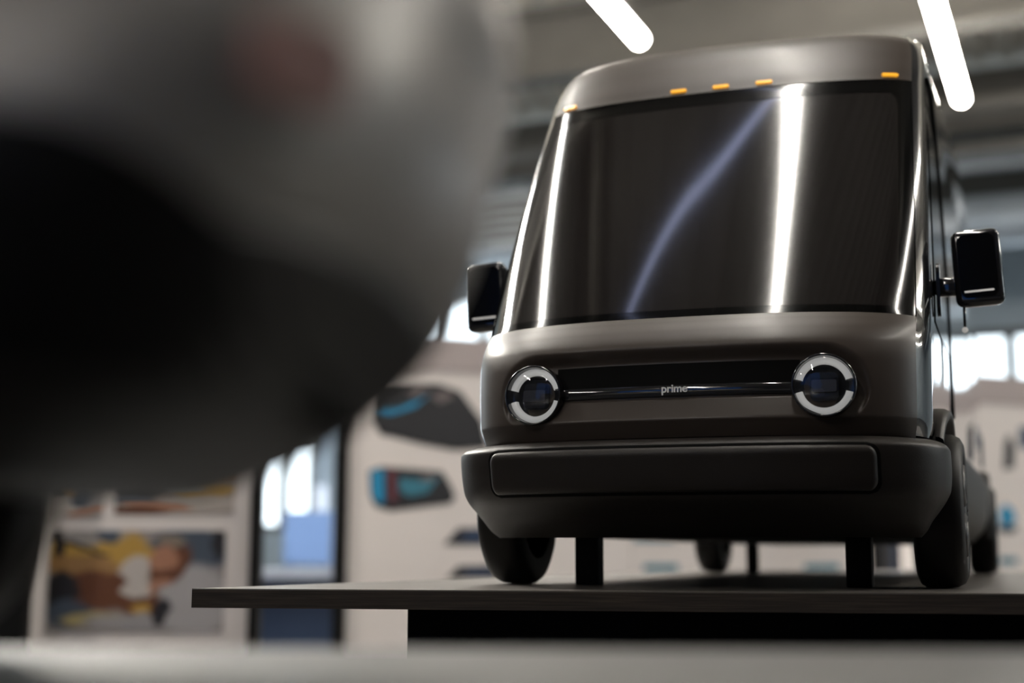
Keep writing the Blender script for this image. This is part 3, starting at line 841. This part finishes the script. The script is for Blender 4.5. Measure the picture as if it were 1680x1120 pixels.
mC = mat_photo('workshop_photo_right', (.33, .28, .24), [
    (.55, .92, .60, .12, 0, dark), (.70, .75, .40, .10, 0, wood), (.75, .48, .25, .16, 0, gold), (.55, .55, .20, .08, 8, (.35, .38, .40)), (.70, .20, .40, .18, 0, (.45, .40, .36)), (.18, .62, .26, .32, 0, dark), (.15, .30, .20, .10, 0, slate), (.35, .17, .30, .09, 12, skin), (.15, .05, .3, .1, 0, rust)])
photo(75, 371, 870, 1036, mA); photo(75, 173, 756, 847, mB); photo(189, 386, 752, 842, mC); photo(75, 386, 610, 738, mC)

# ------------------------------------------------------------------ services under the roof
def duct(pts, r, m, label, cat='duct', n=16):
    pts = [Vector(p) for p in pts]
    base = pts[0].copy()
    o = MB().tube([p - base for p in pts], r, n).build('ventilation_duct', m, None, True); o.location = base
    tag(o, label, cat); return o
duct([hall(-3.3, 13.6, 4.0), hall(7.5, 13.6, 4.0)], .24, M_duct, 'wide galvanised duct crossing the hall below the far girder')
def unit(p, a, z, w, d, h, m, label):
    o = empty('ventilation_unit', hall(p, a, z), -HALL); tag(o, label, 'ventilation unit')
    MB().box(-w, w, -d, d, 0, h).build('casing', m, o, bevel=.02)
    for k in range(5): MB().box(-w * .85, w * .85, -d - .015, -d, h * (.15 + .15 * k), h * (.15 + .15 * k) + .05).build('louvre', M_steel, o)
    for sx in (-w * .8, w * .8): MB().tube([(sx, 0, h), (sx, 0, CEIL - z)], .015, 6).build('hanger', M_steel, o)
unit(-4.6, 11.6, 3.55, .55, .35, .55, M_duct, 'grey hanging ventilation unit left of the windscreen')
unit(-5.4, 15.2, 3.9, .5, .3, .5, M_steel, 'dark hanging ventilation unit above the left mirror')
unit(.25, 13.0, 3.1, .5, .3, .45, M_duct, 'grey hanging ventilation unit above the right mirror')

# blue fabric banner added unseen behind the photographer, for blue reflections in the lamp bar
M_banner = mat('blue_banner', (0.03, 0.20, 0.75), 0.8)
bn = empty('banner', (-2.2, -2.6, 0), R(-30)); tag(bn, 'blue fabric banner on a stand, added unseen behind the photographer for blue reflections', 'banner')
MB().box(-.9, .9, 0, .01, .5, 2.6).build('fabric', M_banner, bn)
MB().box(-.92, .92, -.02, .03, 2.6, 2.64).build('top_rail', M_steel, bn)
for sx in (-.8, .8): MB().box(sx - .02, sx + .02, -.04, -.005, .02, 2.62).build('pole', M_steel, bn)
for sx in (-.8, .8): MB().box(sx - .03, sx + .03, -.3, .3, 0, .02).build('foot', M_steel, bn)

# pipes and a cable tray under the far roof
def pipe(p0, a0, p1, a1, z, r, m, label):
    b0, b1 = hall(p0, a0, z), hall(p1, a1, z)
    o = MB().tube([Vector((0, 0, 0)), b1 - b0], r, 10).build('service_pipe', m, None, True); o.location = b0
    return tag(o, label, 'pipe')
pipe(-8.5, 11.3, 8.5, 11.3, 4.42, .07, M_steel, 'dark pipe crossing the hall, nearest of the three above the van roof')
pipe(-8.5, 12.9, 8.5, 12.9, 4.35, .05, M_duct, 'pale pipe crossing the hall between the dark ones')
pipe(-8.5, 14.3, 8.5, 14.3, 4.40, .09, M_steel, 'dark thick pipe crossing the hall nearest the far windows')
ct = empty('cable_tray', hall(-2.0, 12.1, 4.2), -HALL); tag(ct, 'dark cable tray hanging across the hall behind the van roof', 'cable tray')
MB().box(-5.0, 6.0, -.16, .16, 0, .012).build('base', M_steel, ct)
for sy in (-.16, .15): MB().box(-5.0, 6.0, sy, sy + .01, .012, .09).build('side_rail', M_steel, ct)
for x in (-4, -1, 2, 5): MB().tube([(x, 0, .012), (x, 0, CEIL - 4.2)], .01, 6).build('hanger', M_steel, ct)
